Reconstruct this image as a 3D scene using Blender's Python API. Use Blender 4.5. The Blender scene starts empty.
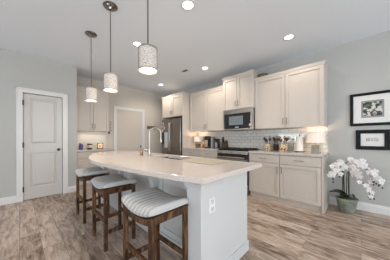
import bpy, bmesh, math, random
from mathutils import Vector, Matrix
random.seed(7)
PI = math.pi
sc = bpy.context.scene
COL = sc.collection

# ------------------------------------------------------------------ camera
CAM_H = 1.17
cam_data = bpy.data.cameras.new('camera')
cam_data.sensor_width = 36.0
cam_data.lens = 170.786 / 390 * 36
cam_data.shift_y = 8.6 / 390
cam_data.clip_start = 0.02
cam = bpy.data.objects.new('camera', cam_data)
COL.objects.link(cam)
cam.matrix_world = (Matrix.Translation((0, 0, CAM_H)) @ Matrix.Rotation(math.radians(44.145), 4, 'Z')
                    @ Matrix.Rotation(PI / 2, 4, 'X') @ Matrix.Rotation(math.radians(-0.212), 4, 'Z'))
sc.camera = cam

# ------------------------------------------------------------------ view, world, daylight
sc.view_settings.view_transform = 'Standard'
sc.view_settings.look = 'None'
sc.view_settings.exposure = 0.08
sc.view_settings.gamma = 1.0
sc.view_settings.use_curve_mapping = False
world = bpy.data.worlds.new('world')
sc.world = world
world.use_nodes = True
bg = world.node_tree.nodes['Background']
bg.inputs[0].default_value = (0.80, 0.90, 1.0, 1)
bg.inputs[1].default_value = 1.5

XW, XR, YR, YS, XE, HC = -4.583, -5.2, 3.875, -5.5, 4.0, 2.783   # left wall, recess wall, range wall, south, east, ceiling
DAY = (0.94, 0.98, 1.0)
def daylight(name, loc, rot, sx, sy, power):
    l = bpy.data.lights.new(name, 'AREA'); l.shape = 'RECTANGLE'; l.size = sx; l.size_y = sy
    l.energy = power; l.color = DAY
    o = bpy.data.objects.new(name, l); COL.objects.link(o); o.location = loc; o.rotation_euler = rot
SOUTH_WIN = [(-4.4, -2.4), (-1.9, 0.1), (0.6, 2.6)]
EAST_WIN = [(-4.2, -2.4), (-1.6, 0.2), (1.0, 2.8)]
WZ0, WZ1 = 0.06, 2.35
SKY_S, GROUND_S, SKY_E, GROUND_E = 3, 47, 21, 46      # watts per opening: sky, and added ground-bounce lights tilted up to lift the ceiling
UP_S, UP_E = math.radians(62), math.radians(45)
for (a, b) in SOUTH_WIN:
    daylight('window_daylight', ((a + b) / 2, YS + 0.02, (WZ0 + WZ1) / 2), (PI / 2, 0, 0), b - a - 0.1, WZ1 - WZ0 - 0.1, SKY_S)
    daylight('window_ground_bounce', ((a + b) / 2, YS + 0.10, 1.2), (PI / 2 + UP_S, 0, 0), b - a - 0.1, 1.1, GROUND_S)
for (a, b) in EAST_WIN:
    daylight('window_daylight', (XE - 0.02, (a + b) / 2, (WZ0 + WZ1) / 2), (PI / 2, 0, PI / 2), b - a - 0.1, WZ1 - WZ0 - 0.1, SKY_E)
    daylight('window_ground_bounce', (XE - 0.10, (a + b) / 2, 1.2), (PI / 2 + UP_E, 0, PI / 2), b - a - 0.1, 1.1, GROUND_E)

# ------------------------------------------------------------------ materials
def mat(name, col, rough=0.5, metal=0.0, spec=0.5, emit=None, estr=0.0, trans=0.0, coat=0.0):
    m = bpy.data.materials.new(name); m.use_nodes = True
    b = m.node_tree.nodes['Principled BSDF']
    b.inputs['Base Color'].default_value = (*col, 1)
    b.inputs['Roughness'].default_value = rough
    b.inputs['Metallic'].default_value = metal
    b.inputs['Specular IOR Level'].default_value = spec
    b.inputs['Transmission Weight'].default_value = trans
    b.inputs['Coat Weight'].default_value = coat
    if emit:
        b.inputs['Emission Color'].default_value = (*emit, 1); b.inputs['Emission Strength'].default_value = estr
    return m
def nd(m, t, **kw):
    n = m.node_tree.nodes.new(t)
    for k, v in kw.items():
        if hasattr(n, k): setattr(n, k, v)
        else: n.inputs[k].default_value = v
    return n
def lk(m, a, b): m.node_tree.links.new(a, b)
def bsdf(m): return m.node_tree.nodes['Principled BSDF']
def coords(m, scale=(1, 1, 1), rot=(0, 0, 0)):
    tc = nd(m, 'ShaderNodeTexCoord'); mp = nd(m, 'ShaderNodeMapping')
    mp.inputs['Scale'].default_value = scale; mp.inputs['Rotation'].default_value = rot
    lk(m, tc.outputs['Object'], mp.inputs['Vector']); return mp.outputs['Vector']
def ramp(m, fac, stops):
    r = nd(m, 'ShaderNodeValToRGB'); e = r.color_ramp.elements
    while len(e) < len(stops): e.new(0.5)
    for i, (p, c) in enumerate(stops): e[i].position = p; e[i].color = (*c, 1)
    lk(m, fac, r.inputs['Fac']); return r.outputs['Color']
def noisy(name, stops, scale=20, rough=0.5, stretch=(1, 1, 1), metal=0.0, detail=4, bump=0.0, spec=0.5, distortion=0.0):
    m = mat(name, stops[0][1], rough, metal, spec)
    n = nd(m, 'ShaderNodeTexNoise'); n.inputs['Scale'].default_value = scale; n.inputs['Detail'].default_value = detail
    n.inputs['Distortion'].default_value = distortion
    lk(m, coords(m, stretch), n.inputs['Vector'])
    lk(m, ramp(m, n.outputs['Fac'], stops), bsdf(m).inputs['Base Color'])
    if bump:
        b = nd(m, 'ShaderNodeBump'); b.inputs['Strength'].default_value = bump; b.inputs['Distance'].default_value = 0.004
        lk(m, n.outputs['Fac'], b.inputs['Height']); lk(m, b.outputs['Normal'], bsdf(m).inputs['Normal'])
    return m

M = {}
M['wall'] = noisy('wall_paint', [(0.3, (0.45, 0.454, 0.442)), (0.7, (0.465, 0.469, 0.457))], 60, 0.7, spec=0.3)
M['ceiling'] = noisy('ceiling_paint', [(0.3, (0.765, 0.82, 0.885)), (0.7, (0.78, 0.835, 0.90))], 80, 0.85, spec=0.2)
M['wall_beige'] = noisy('wall_paint_beige', [(0.3, (0.57, 0.525, 0.475)), (0.7, (0.585, 0.54, 0.49))], 60, 0.7, spec=0.3)  # same wall paint, the alcove's warm lamplight put into its colour
M['trim'] = mat('trim_white', (0.70, 0.70, 0.69), 0.4)
M['door'] = mat('door_white', (0.56, 0.545, 0.53), 0.4)
M['cabinet'] = noisy('cabinet_paint', [(0.3, (0.545, 0.495, 0.445)), (0.7, (0.56, 0.51, 0.46))], 8, 0.42)
M['island'] = mat('island_paint', (0.61, 0.62, 0.62), 0.42)
M['nickel'] = mat('brushed_nickel', (0.40, 0.37, 0.34), 0.3, 1.0)
M['pull'] = mat('pull_nickel', (0.24, 0.215, 0.19), 0.35, 1.0)
M['chrome'] = mat('chrome', (0.82, 0.82, 0.82), 0.08, 1.0)
M['dark_nickel'] = mat('dark_polished_nickel', (0.24, 0.235, 0.23), 0.14, 1.0)
M['black'] = mat('black_metal', (0.02, 0.02, 0.02), 0.4)
M['bronze'] = mat('dark_bronze', (0.09, 0.075, 0.065), 0.35, 0.8)
M['steel'] = noisy('stainless_steel', [(0.3, (0.38, 0.36, 0.34)), (0.7, (0.46, 0.44, 0.415))], 6, 0.28, (60, 60, 1), metal=1.0)
M['steel_fridge'] = noisy('fridge_steel', [(0.3, (0.22, 0.20, 0.185)), (0.7, (0.30, 0.275, 0.255))], 5, 0.25, (40, 40, 1), metal=1.0)
M['steel_dark'] = mat('appliance_side', (0.10, 0.09, 0.085), 0.45, 0.3)
M['black_glass'] = mat('black_glass', (0.012, 0.012, 0.014), 0.06, 0, 0.6)
M['oven_glass'] = mat('oven_glass', (0.02, 0.017, 0.015), 0.08, 0, 0.5)
M['micro_window'] = mat('microwave_window', (0.16, 0.19, 0.21), 0.12, 0, 0.6)  # grey-blue reflection on the glass is put into the base colour
M['frame_black'] = noisy('black_frame', [(0.3, (0.006, 0.007, 0.008)), (0.7, (0.014, 0.015, 0.017))], 30, 0.5, spec=.15)
M['mat_board'] = mat('mat_board', (0.72, 0.72, 0.71), 0.8)
M['photo_border'] = mat('photo_border_grey', (0.27, 0.27, 0.30), 0.8)
M['white_plastic'] = mat('white_plastic', (0.82, 0.83, 0.82), 0.35)
M['dark_slot'] = mat('dark_slot', (0.03, 0.03, 0.03), 0.7)
M['paper'] = noisy('paper_towel', [(0.3, (0.80, 0.77, 0.73)), (0.7, (0.86, 0.84, 0.80))], 200, 0.9, bump=0.2)
M['tile'] = None
M['stem_green'] = mat('stem_green', (0.05, 0.05, 0.025), 0.6)
M['stake'] = mat('stem_brown', (0.07, 0.04, 0.028), 0.7)
M['leaf'] = noisy('orchid_leaf', [(0.3, (0.010, 0.024, 0.012)), (0.7, (0.025, 0.05, 0.022))], 12, 0.5)
M['petal'] = noisy('orchid_petal', [(0.3, (0.70, 0.68, 0.67)), (0.7, (0.80, 0.79, 0.78))], 30, 0.6)
M['lip'] = mat('orchid_lip', (0.70, 0.50, 0.50), 0.5)
M['bud'] = mat('orchid_bud', (0.05, 0.075, 0.035), 0.5)
M['pot'] = noisy('glazed_pot', [(0.3, (0.13, 0.16, 0.13)), (0.55, (0.24, 0.27, 0.225)), (0.75, (0.34, 0.36, 0.30))], 9, 0.4, detail=6, bump=0.2)
M['moss'] = noisy('moss', [(0.3, (0.05, 0.06, 0.03)), (0.7, (0.12, 0.12, 0.06))], 60, 0.9, bump=0.6)
M['coffee_black'] = mat('coffee_black', (0.018, 0.017, 0.018), 0.25)
M['tank'] = mat('smoky_tank', (0.30, 0.30, 0.31), 0.15)
M['wood_dark'] = noisy('dark_wood', [(0.3, (0.035, 0.02, 0.012)), (0.7, (0.08, 0.045, 0.028))], 6, 0.45, (4, 4, 1))
M['plaque'] = noisy('plaque_wood', [(0.3, (0.11, 0.075, 0.055)), (0.7, (0.20, 0.145, 0.11))], 10, 0.7, (1, 1, 6))
M['copper'] = mat('copper', (0.55, 0.30, 0.16), 0.25, 0.8)
M['purple'] = noisy('purple_blue', [(0.35, (0.05, 0.045, 0.20)), (0.65, (0.14, 0.12, 0.34))], 40, 0.3)
M['label_cream'] = mat('cream_label', (0.62, 0.55, 0.46), 0.7)
M['candle_dark'] = mat('dark_glass_jar', (0.07, 0.04, 0.025), 0.15)
M['cutting'] = mat('sage_mat', (0.40, 0.365, 0.29), 0.6, spec=.2)
M['sink'] = mat('sink_steel', (0.20, 0.195, 0.185), 0.35, 1.0)
M['silver_box'] = noisy('silvered_lamp_base', [(0.3, (0.17, 0.17, 0.14)), (0.7, (0.32, 0.31, 0.265))], 14, 0.3, spec=.4)
M['wire'] = mat('woven_wire', (0.34, 0.30, 0.27), 0.4, 0.7)
M['basket'] = noisy('wicker', [(0.35, (0.08, 0.055, 0.025)), (0.65, (0.22, 0.16, 0.075))], 40, 0.8, (1, 1, 4), bump=0.5)

def lamp_shade_mat(name, tint, estr, weave):
    m = mat(name, tint, 0.8, emit=(1.0, 0.82, 0.68), estr=estr)
    if weave:
        v = nd(m, 'ShaderNodeTexVoronoi'); v.feature = 'DISTANCE_TO_EDGE'; v.inputs['Scale'].default_value = 80
        lk(m, coords(m), v.inputs['Vector'])
        c = ramp(m, v.outputs['Distance'], [(0.03, (0.26, 0.23, 0.21)), (0.13, tint)])
        lk(m, c, bsdf(m).inputs['Base Color'])
        c2 = ramp(m, v.outputs['Distance'], [(0.03, (0.35, 0.30, 0.26)), (0.13, (1.0, 0.88, 0.77))])
        lk(m, c2, bsdf(m).inputs['Emission Color'])
    return m
M['pendant_shade'] = lamp_shade_mat('pendant_shade', (0.58, 0.54, 0.50), 0.16, True)
M['table_shade'] = lamp_shade_mat('table_shade', (0.70, 0.62, 0.55), 0.26, False)
M['diffuser'] = mat('diffuser', (0.95, 0.92, 0.88), 0.5, emit=(1.0, 0.90, 0.78), estr=0.9)
M['can_lens'] = mat('can_lens', (1, 1, 1), 0.5, emit=(1.0, 0.96, 0.90), estr=5.0)

def floor_mat():
    m = mat('floor_planks', (0.3, 0.25, 0.2), 0.36, spec=0.45)
    vec = coords(m)
    br = nd(m, 'ShaderNodeTexBrick'); br.offset = 0.37; br.squash = 1.0
    br.inputs['Scale'].default_value = 1.0; br.inputs['Brick Width'].default_value = 1.22
    br.inputs['Row Height'].default_value = 0.175; br.inputs['Mortar Size'].default_value = 0.0022
    br.inputs['Mortar Smooth'].default_value = 0.4
    br.inputs['Color1'].default_value = (0, 0, 0, 1); br.inputs['Color2'].default_value = (1, 1, 1, 1); br.inputs['Mortar'].default_value = (0.5, 0.5, 0.5, 1)
    br.inputs['Bias'].default_value = 0.0
    lk(m, vec, br.inputs['Vector'])
    # per plank offset for the grain
    add = nd(m, 'ShaderNodeVectorMath', operation='MULTIPLY_ADD')
    lk(m, br.outputs['Color'], add.inputs[0]); add.inputs[1].default_value = (7.3, 3.1, 5.0); lk(m, vec, add.inputs[2])
    mp = nd(m, 'ShaderNodeMapping'); mp.inputs['Scale'].default_value = (1.6, 5.5, 1); lk(m, add.outputs[0], mp.inputs['Vector'])
    n1 = nd(m, 'ShaderNodeTexNoise'); n1.inputs['Scale'].default_value = 2.2; n1.inputs['Detail'].default_value = 8; n1.inputs['Roughness'].default_value = 0.65; n1.inputs['Distortion'].default_value = 1.1
    lk(m, mp.outputs[0], n1.inputs['Vector'])
    mp2 = nd(m, 'ShaderNodeMapping'); mp2.inputs['Scale'].default_value = (3.0, 42, 1); lk(m, add.outputs[0], mp2.inputs['Vector'])
    n2 = nd(m, 'ShaderNodeTexNoise'); n2.inputs['Scale'].default_value = 1.6; n2.inputs['Detail'].default_value = 5
    lk(m, mp2.outputs[0], n2.inputs['Vector'])
    mx = nd(m, 'ShaderNodeMix', data_type='FLOAT'); mx.inputs[0].default_value = 0.28
    lk(m, n1.outputs['Fac'], mx.inputs[2]); lk(m, n2.outputs['Fac'], mx.inputs[3])
    mx2 = nd(m, 'ShaderNodeMix', data_type='FLOAT'); mx2.inputs[0].default_value = 0.10
    lk(m, mx.outputs[0], mx2.inputs[2]); lk(m, br.outputs['Color'], mx2.inputs[3])
    c = ramp(m, mx2.outputs[0], [(0.33, (0.068, 0.040, 0.027)), (0.41, (0.235, 0.162, 0.118)), (0.50, (0.42, 0.318, 0.250)), (0.62, (0.62, 0.505, 0.42))])
    mo = nd(m, 'ShaderNodeMix', data_type='RGBA'); mo.inputs[7].default_value = (0.075, 0.052, 0.04, 1)
    fm = nd(m, 'ShaderNodeMath', operation='MULTIPLY'); fm.inputs[1].default_value = 0.7
    lk(m, br.outputs['Fac'], fm.inputs[0]); lk(m, fm.outputs[0], mo.inputs[0]); lk(m, c, mo.inputs[6])
    lk(m, mo.outputs[2], bsdf(m).inputs['Base Color'])
    b = nd(m, 'ShaderNodeBump'); b.inputs['Strength'].default_value = 0.25; b.inputs['Distance'].default_value = 0.002
    lk(m, n2.outputs['Fac'], b.inputs['Height']); lk(m, b.outputs['Normal'], bsdf(m).inputs['Normal'])
    return m
M['floor'] = floor_mat()

def tile_mat(name, rot):
    m = mat(name, (0.7, 0.7, 0.68), 0.06, spec=0.7, coat=0.5)
    br = nd(m, 'ShaderNodeTexBrick'); br.offset = 0.5
    br.inputs['Scale'].default_value = 1.0; br.inputs['Brick Width'].default_value = 0.152; br.inputs['Row Height'].default_value = 0.076
    br.inputs['Mortar Size'].default_value = 0.0035; br.inputs['Mortar Smooth'].default_value = 0.3
    br.inputs['Color1'].default_value = (0.66, 0.645, 0.61, 1); br.inputs['Color2'].default_value = (0.72, 0.705, 0.67, 1); br.inputs['Mortar'].default_value = (0.34, 0.33, 0.31, 1)
    lk(m, coords(m, rot=rot), br.inputs['Vector'])
    lk(m, br.outputs['Color'], bsdf(m).inputs['Base Color'])
    inv = nd(m, 'ShaderNodeMath', operation='SUBTRACT'); inv.inputs[0].default_value = 1.0; lk(m, br.outputs['Fac'], inv.inputs[1])
    b = nd(m, 'ShaderNodeBump'); b.inputs['Strength'].default_value = 0.6; b.inputs['Distance'].default_value = 0.003
    lk(m, inv.outputs[0], b.inputs['Height']); lk(m, b.outputs['Normal'], bsdf(m).inputs['Normal'])
    return m
M['tile'] = tile_mat('subway_tile', (-PI / 2, 0, 0))
M['tile_recess'] = tile_mat('subway_tile_recess', (-PI / 2, 0, -PI / 2))

def quartz():
    m = mat('quartz', (0.72, 0.68, 0.64), 0.10, spec=0.5)
    v = nd(m, 'ShaderNodeTexNoise'); v.inputs['Scale'].default_value = 160; v.inputs['Detail'].default_value = 3
    lk(m, coords(m), v.inputs['Vector'])
    lk(m, ramp(m, v.outputs['Fac'], [(0.34, (0.50, 0.43, 0.39)), (0.46, (0.64, 0.565, 0.515)), (0.7, (0.68, 0.61, 0.56))]), bsdf(m).inputs['Base Color'])
    return m
M['quartz'] = quartz()
M['quartz_grey'] = noisy('perimeter_quartz', [(0.34, (0.42, 0.39, 0.36)), (0.6, (0.55, 0.52, 0.49))], 120, 0.14)

def wood_mat():
    return noisy('stool_wood', [(0.30, (0.014, 0.006, 0.004)), (0.46, (0.065, 0.029, 0.014)), (0.66, (0.20, 0.105, 0.050))], 5, 0.5, (6, 6, 1.2), detail=6, distortion=0.6, spec=.25)
M['stool_wood'] = wood_mat()
def fabric():
    m = mat('stool_fabric', (.4, .4, .4), 0.9, spec=.2)
    n = nd(m, 'ShaderNodeTexNoise'); n.inputs['Scale'].default_value = 60; lk(m, coords(m, (5, .4, 1)), n.inputs['Vector'])
    w = nd(m, 'ShaderNodeTexWave'); w.bands_direction = 'X'; w.inputs['Scale'].default_value = 6.4; w.inputs['Distortion'].default_value = .3; w.inputs['Detail'].default_value = 1
    lk(m, coords(m), w.inputs['Vector'])
    mx = nd(m, 'ShaderNodeMix', data_type='FLOAT'); mx.inputs[0].default_value = .5; lk(m, n.outputs['Fac'], mx.inputs[2]); lk(m, w.outputs['Fac'], mx.inputs[3])
    lk(m, ramp(m, mx.outputs[0], [(.24, (.33, .33, .325)), (.36, (.47, .47, .46)), (.7, (.56, .555, .545))]), bsdf(m).inputs['Base Color'])  # dark bands put the shade of the channel grooves into the colour
    return m
M['fabric'] = fabric()

def voro(name, cols, scale, rough=0.4):
    m = mat(name, cols[0], rough)
    v = nd(m, 'ShaderNodeTexVoronoi'); v.inputs['Scale'].default_value = scale
    lk(m, coords(m), v.inputs['Vector'])
    s = nd(m, 'ShaderNodeSeparateColor'); lk(m, v.outputs['Color'], s.inputs[0])
    n = len(cols)
    col = ramp(m, s.outputs[0], [(i / n, c) for i, c in enumerate(cols)])
    col.node.color_ramp.interpolation = 'CONSTANT'
    lk(m, col, bsdf(m).inputs['Base Color'])
    return m
M['sunflower'] = voro('sunflower_print', [(0.74, 0.70, 0.60), (0.75, 0.50, 0.05), (0.70, 0.66, 0.55), (0.62, 0.40, 0.04), (0.16, 0.10, 0.03), (0.40, 0.12, 0.04), (0.72, 0.68, 0.58)], 42)
M['photo'] = voro('group_photo', [(0.02, 0.022, 0.02), (0.12, 0.16, 0.10), (0.55, 0.56, 0.50), (0.04, 0.045, 0.04), (0.30, 0.20, 0.16), (0.08, 0.11, 0.07), (0.45, 0.48, 0.42), (0.03, 0.03, 0.03)], 30)
M['magnet_photo'] = voro('pinned_photo', [(0.62, 0.58, 0.55), (0.35, 0.14, 0.14), (0.6, 0.58, 0.56), (0.10, 0.10, 0.12)], 45, 0.6)
def glass_mat():
    m = bpy.data.materials.new('window_glass'); m.use_nodes = True; nt = m.node_tree
    out = nt.nodes['Material Output']; nt.nodes.remove(nt.nodes['Principled BSDF'])
    t = nt.nodes.new('ShaderNodeBsdfTransparent'); g = nt.nodes.new('ShaderNodeBsdfGlossy'); g.inputs['Roughness'].default_value = 0.02
    mx = nt.nodes.new('ShaderNodeMixShader'); mx.inputs[0].default_value = 0.06
    nt.links.new(t.outputs[0], mx.inputs[1]); nt.links.new(g.outputs[0], mx.inputs[2]); nt.links.new(mx.outputs[0], out.inputs[0])
    return m
M['glass'] = glass_mat()

# ------------------------------------------------------------------ mesh helpers
def B(): return bmesh.new()
def box(bm, x0, x1, y0, y1, z0, z1):
    v = [bm.verts.new((x, y, z)) for z in (z0, z1) for y in (y0, y1) for x in (x0, x1)]
    for f in ((0, 2, 3, 1), (4, 5, 7, 6), (0, 1, 5, 4), (2, 6, 7, 3), (0, 4, 6, 2), (1, 3, 7, 5)):
        bm.faces.new([v[i] for i in f])
    return v
def lathe(bm, prof, n=24, c=(0, 0, 0), sx=1, sy=1):
    rings = []
    for r, z in prof:
        if r < 1e-5: rings.append([bm.verts.new((c[0], c[1], c[2] + z))])
        else: rings.append([bm.verts.new((c[0] + sx * r * math.cos(2 * PI * i / n), c[1] + sy * r * math.sin(2 * PI * i / n), c[2] + z)) for i in range(n)])
    for a, b in zip(rings, rings[1:]):
        for i in range(n):
            j = (i + 1) % n
            if len(a) == 1 and len(b) > 1: bm.faces.new((a[0], b[j], b[i]))
            elif len(b) == 1 and len(a) > 1: bm.faces.new((a[i], a[j], b[0]))
            elif len(a) > 1: bm.faces.new((a[i], a[j], b[j], b[i]))
    if len(rings[0]) > 1: bm.faces.new(list(reversed(rings[0])))
    if len(rings[-1]) > 1: bm.faces.new(rings[-1])
def tube(bm, pts, r, n=10, cap=True):
    pts = [Vector(p) for p in pts]
    rs = r if isinstance(r, (list, tuple)) else [r] * len(pts)
    rings = []; up = None
    for i, p in enumerate(pts):
        d = (pts[min(i + 1, len(pts) - 1)] - pts[max(i - 1, 0)]).normalized()
        if up is None: up = Vector((0, 0, 1)) if abs(d.z) < 0.9 else Vector((1, 0, 0))
        a = d.cross(up)
        a = a.normalized() if a.length > 1e-6 else Vector((1, 0, 0))
        b = a.cross(d).normalized(); up = b
        rings.append([bm.verts.new(p + rs[i] * (math.cos(2 * PI * k / n) * a + math.sin(2 * PI * k / n) * b)) for k in range(n)])
    for p, q in zip(rings, rings[1:]):
        for k in range(n): bm.faces.new((p[k], p[(k + 1) % n], q[(k + 1) % n], q[k]))
    if cap: bm.faces.new(list(reversed(rings[0]))); bm.faces.new(rings[-1])
def prism(bm, poly, z0, z1, ax='z'):
    def P(a, b, c):
        return {'z': (a, b, c), 'x': (c, a, b), 'y': (a, c, b)}[ax]
    lo = [bm.verts.new(P(a, b, z0)) for a, b in poly]; hi = [bm.verts.new(P(a, b, z1)) for a, b in poly]
    n = len(poly)
    for i in range(n): bm.faces.new((lo[i], lo[(i + 1) % n], hi[(i + 1) % n], hi[i]))
    bm.faces.new(list(reversed(lo))); bm.faces.new(hi)
def sphere(bm, c, r, sz=1.0, n=14, m=8):
    lathe(bm, [(r * math.sin(PI * i / m) if 0 < i < m else 0, -r * sz * math.cos(PI * i / m)) for i in range(m + 1)], n, c)

WL = {}
def wl(o): return WL.get(o.name, Vector((0, 0, 0)))
def obj(name, bm, m, parent=None, bevel=0.0, smooth=False, loc=None):
    """one mesh object; geometry is given in the frame of the thing's root (or of the world when it has none)"""
    bmesh.ops.recalc_face_normals(bm, faces=bm.faces)
    me = bpy.data.meshes.new(name); bm.to_mesh(me); bm.free()
    o = bpy.data.objects.new(name, me); COL.objects.link(o)
    if m: me.materials.append(m)
    if parent: o.parent = parent
    if loc: o.location = loc
    if smooth:
        for p in me.polygons: p.use_smooth = True
    if bevel:
        b = o.modifiers.new('bevel', 'BEVEL'); b.width = bevel; b.segments = 2; b.limit_method = 'ANGLE'; b.angle_limit = 0.7
    if smooth:
        e = o.modifiers.new('edge', 'EDGE_SPLIT'); e.split_angle = 0.75
    return o
def thing(name, label, cat, loc=(0, 0, 0), rotz=0.0, group=None):
    o = bpy.data.objects.new(name, None); COL.objects.link(o); o.empty_display_size = 0.1
    o.location = loc; o.rotation_euler = (0, 0, rotz)
    tag(o, label, cat, group); return o
def tag(o, label, cat, group=None):
    o['label'] = label; o['category'] = cat
    if group: o['group'] = group
    return o
def struct(name, bm, m, parent=None, **kw):
    o = obj(name, bm, m, parent, **kw)
    if not parent: o['kind'] = 'structure'
    return o
def sroot(name, loc=(0, 0, 0), rotz=0.0):
    o = bpy.data.objects.new(name, None); COL.objects.link(o); o.location = loc; o.rotation_euler = (0, 0, rotz); o['kind'] = 'structure'; return o
def dup(root, loc, label, group=None, rotz=None):
    r = root.copy(); COL.objects.link(r); r.location = loc; r['label'] = label
    if rotz is not None: r.rotation_euler = (0, 0, rotz)
    if group: r['group'] = group
    for ch in list(root.children):
        c = ch.copy(); COL.objects.link(c); c.parent = r
        for g in list(ch.children):
            d = g.copy(); COL.objects.link(d); d.parent = c
    return r

# ------------------------------------------------------------------ room shell
T = 0.12
b = B(); box(b, XR - T, XE + T, YS - T, YR + T, -0.08, 0.0); struct('floor', b, M['floor'])
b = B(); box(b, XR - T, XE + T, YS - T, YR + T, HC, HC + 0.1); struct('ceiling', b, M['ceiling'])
b = B(); box(b, XR - T, XE + T, YR, YR + T, 0, HC); struct('wall_north', b, M['wall'])
b = B(); box(b, XR - T, XR, YS - T, YR, 0, HC); struct('wall_recess', b, M['wall_beige'])
YC = 0.91       # where the left wall ends at the recess
D1 = (0.052, 0.650, 2.055)
D2 = (2.017, 2.842, 2.05)
b = B()         # left wall, a closet behind it
box(b, XW - 0.11, XW, YS, D1[0], 0, HC); box(b, XW - 0.11, XW, D1[1], YC, 0, HC); box(b, XW - 0.11, XW, D1[0], D1[1], D1[2], HC)
box(b, XR, XW - 0.11, YC - 0.11, YC, 0, HC)
struct('wall_west', b, M['wall'])
def windowed(name, axis, pos, thick, lo, hi, wins, m):
    b = B()
    def bx(a0, a1, z0, z1):
        if axis == 'y': box(b, a0, a1, min(pos, pos + thick), max(pos, pos + thick), z0, z1)
        else: box(b, min(pos, pos + thick), max(pos, pos + thick), a0, a1, z0, z1)
    bx(lo, hi, 0, WZ0); bx(lo, hi, WZ1, HC)
    e = [lo] + [v for w in wins for v in w] + [hi]
    for i in range(0, len(e), 2): bx(e[i], e[i + 1], WZ0, WZ1)
    struct(name, b, m)
windowed('wall_south', 'y', YS, -T, XR - T, XE + T, SOUTH_WIN, M['wall'])
windowed('wall_east', 'x', XE, T, YS, YR, EAST_WIN, M['wall'])
def window(n, a, c, axis):
    w = c - a; z0, z1 = WZ0, WZ1
    r = sroot('window_%d' % n, ((a + c) / 2, YS, 0) if axis == 'y' else (XE, (a + c) / 2, 0), 0 if axis == 'y' else PI / 2)
    # local frame: width along x, outside towards -y
    b = B(); h = w / 2
    for x0, x1, za, zb in ((-h, -h + .05, z0, z1), (h - .05, h, z0, z1), (-h + .05, h - .05, z0, z0 + .05), (-h + .05, h - .05, z1 - .05, z1), (-h + .05, h - .05, (z0 + z1) / 2 - .02, (z0 + z1) / 2 + .02)):
        box(b, x0, x1, -.09, -.04, za, zb)
    obj('window_frame', b, M['trim'], r)
    b = B(); box(b, -h + .05, h - .05, -.07, -.064, z0 + .05, z1 - .05); obj('window_pane', b, M['glass'], r)
k = 0
for a, c in SOUTH_WIN: k += 1; window(k, a, c, 'y')
for a, c in EAST_WIN: k += 1; window(k, a, c, 'x')

# baseboards (profile with a stepped top)
def board(name, p0, p1, nrm):
    prof = [(0, 0), (0.016, 0), (0.016, 0.095), (0.011, 0.105), (0.011, 0.118), (0.004, 0.13), (0, 0.13)]
    b = B(); p0 = Vector((*p0, 0)); p1 = Vector((*p1, 0)); n = Vector((*nrm, 0))
    A = [b.verts.new(p0 + n * u + Vector((0, 0, w))) for u, w in prof]; C = [b.verts.new(p1 + n * u + Vector((0, 0, w))) for u, w in prof]
    for i in range(len(prof)): b.faces.new((A[i], A[(i + 1) % len(prof)], C[(i + 1) % len(prof)], C[i]))
    b.faces.new(A[::-1]); b.faces.new(C)
    struct(name, b, M['trim'])
CAS = 0.088
board('baseboard_north', (-0.405, YR), (XE, YR), (0, -1))
board('baseboard_west', (XW, YS), (XW, D1[0] - CAS), (1, 0))
board('baseboard_corner', (XW, D1[1] + CAS), (XW, YC), (1, 0))
board('baseboard_recess', (XR, D2[1] + CAS), (XR, YR), (1, 0))
board('baseboard_east', (XE, YS), (XE, YR), (-1, 0))
board('baseboard_south', (XR, YS), (XE, YS), (0, 1))

def panel_leaf(b, w, h, th, panels):
    """door leaf, local x 0..w, front face at y=0 facing -y, with raised panels in recesses"""
    xs = [0, panels[0][0], panels[0][1], w]
    rec = 0.020
    box(b, 0, xs[1], 0, th, 0, h); box(b, xs[2], w, 0, th, 0, h)
    zs = [0] + [z for p in sorted(panels, key=lambda q: q[2]) for z in p[2:]] + [h]
    for i in range(0, len(zs), 2): box(b, xs[1], xs[2], 0, th, zs[i], zs[i + 1])
    for x0, x1, z0, z1 in panels:
        box(b, x0, x1, rec, th, z0, z1)
        s = 0.022; t = 0.05
        lo = [b.verts.new((x, rec - .0005, z)) for x, z in ((x0 + s, z0 + s), (x1 - s, z0 + s), (x1 - s, z1 - s), (x0 + s, z1 - s))]
        hi = [b.verts.new((x, rec - .015, z)) for x, z in ((x0 + t, z0 + t), (x1 - t, z0 + t), (x1 - t, z1 - t), (x0 + t, z1 - t))]
        for i in range(4): b.faces.new((lo[i], lo[(i + 1) % 4], hi[(i + 1) % 4], hi[i]))
        b.faces.new(hi)
def door(n, X, y0, y1, h, knob_mat, hinge, zg):
    r = sroot('door_%d' % n, (X, y0, 0), PI / 2)      # local x -> +Y, local -y -> +X (into the room)
    w = y1 - y0
    b = B(); panel_leaf(b, w - .014, h - .018, .035, [(0.085, w - .099, 0.225, 0.90), (0.085, w - .099, 1.06, h - .10)])
    leaf = obj('door_leaf', b, M['door'], r, loc=(.007, 0.014, .010))
    b = B(); c = CAS
    for x0, x1, za, zb in ((-c, 0, 0, h + c), (w, w + c, 0, h + c), (0, w, h, h + c)):
        box(b, x0, x1, -.018, -.0005, za, zb)
    for x0, x1, za, zb in ((-c, -c + .02, 0, h + c), (w + c - .02, w + c, 0, h + c), (-c, w + c, h + c - .02, h + c)):
        box(b, x0, x1, -.024, -.0185, za, zb)
    obj('door_casing', b, M['trim'], r, bevel=.003)
    kb = B()
    prof = [(0.0, 0), (.026, 0), (.028, .004), (.026, .009), (.011, .013), (.010, .028), (.020, .036), (.027, .046), (.026, .056), (.016, .064), (0, .066)]
    lathe(kb, prof, 20)
    bmesh.ops.rotate(kb, verts=kb.verts, cent=(0, 0, 0), matrix=Matrix.Rotation(PI / 2, 3, 'X'))
    obj('door_knob', kb, knob_mat, r, smooth=True, loc=(w - .068, .014, zg))
    if hinge:
        for z in (.22, 1.06, 1.86):
            hb = B(); tube(hb, [(0.001, -.026, z - .05), (0.001, -.026, z + .05)], .009, 8); box(hb, -.006, .012, -.026, -.001, z - .045, z + .045)
            obj('hinge', hb, M['bronze'], r)
    return r
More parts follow.
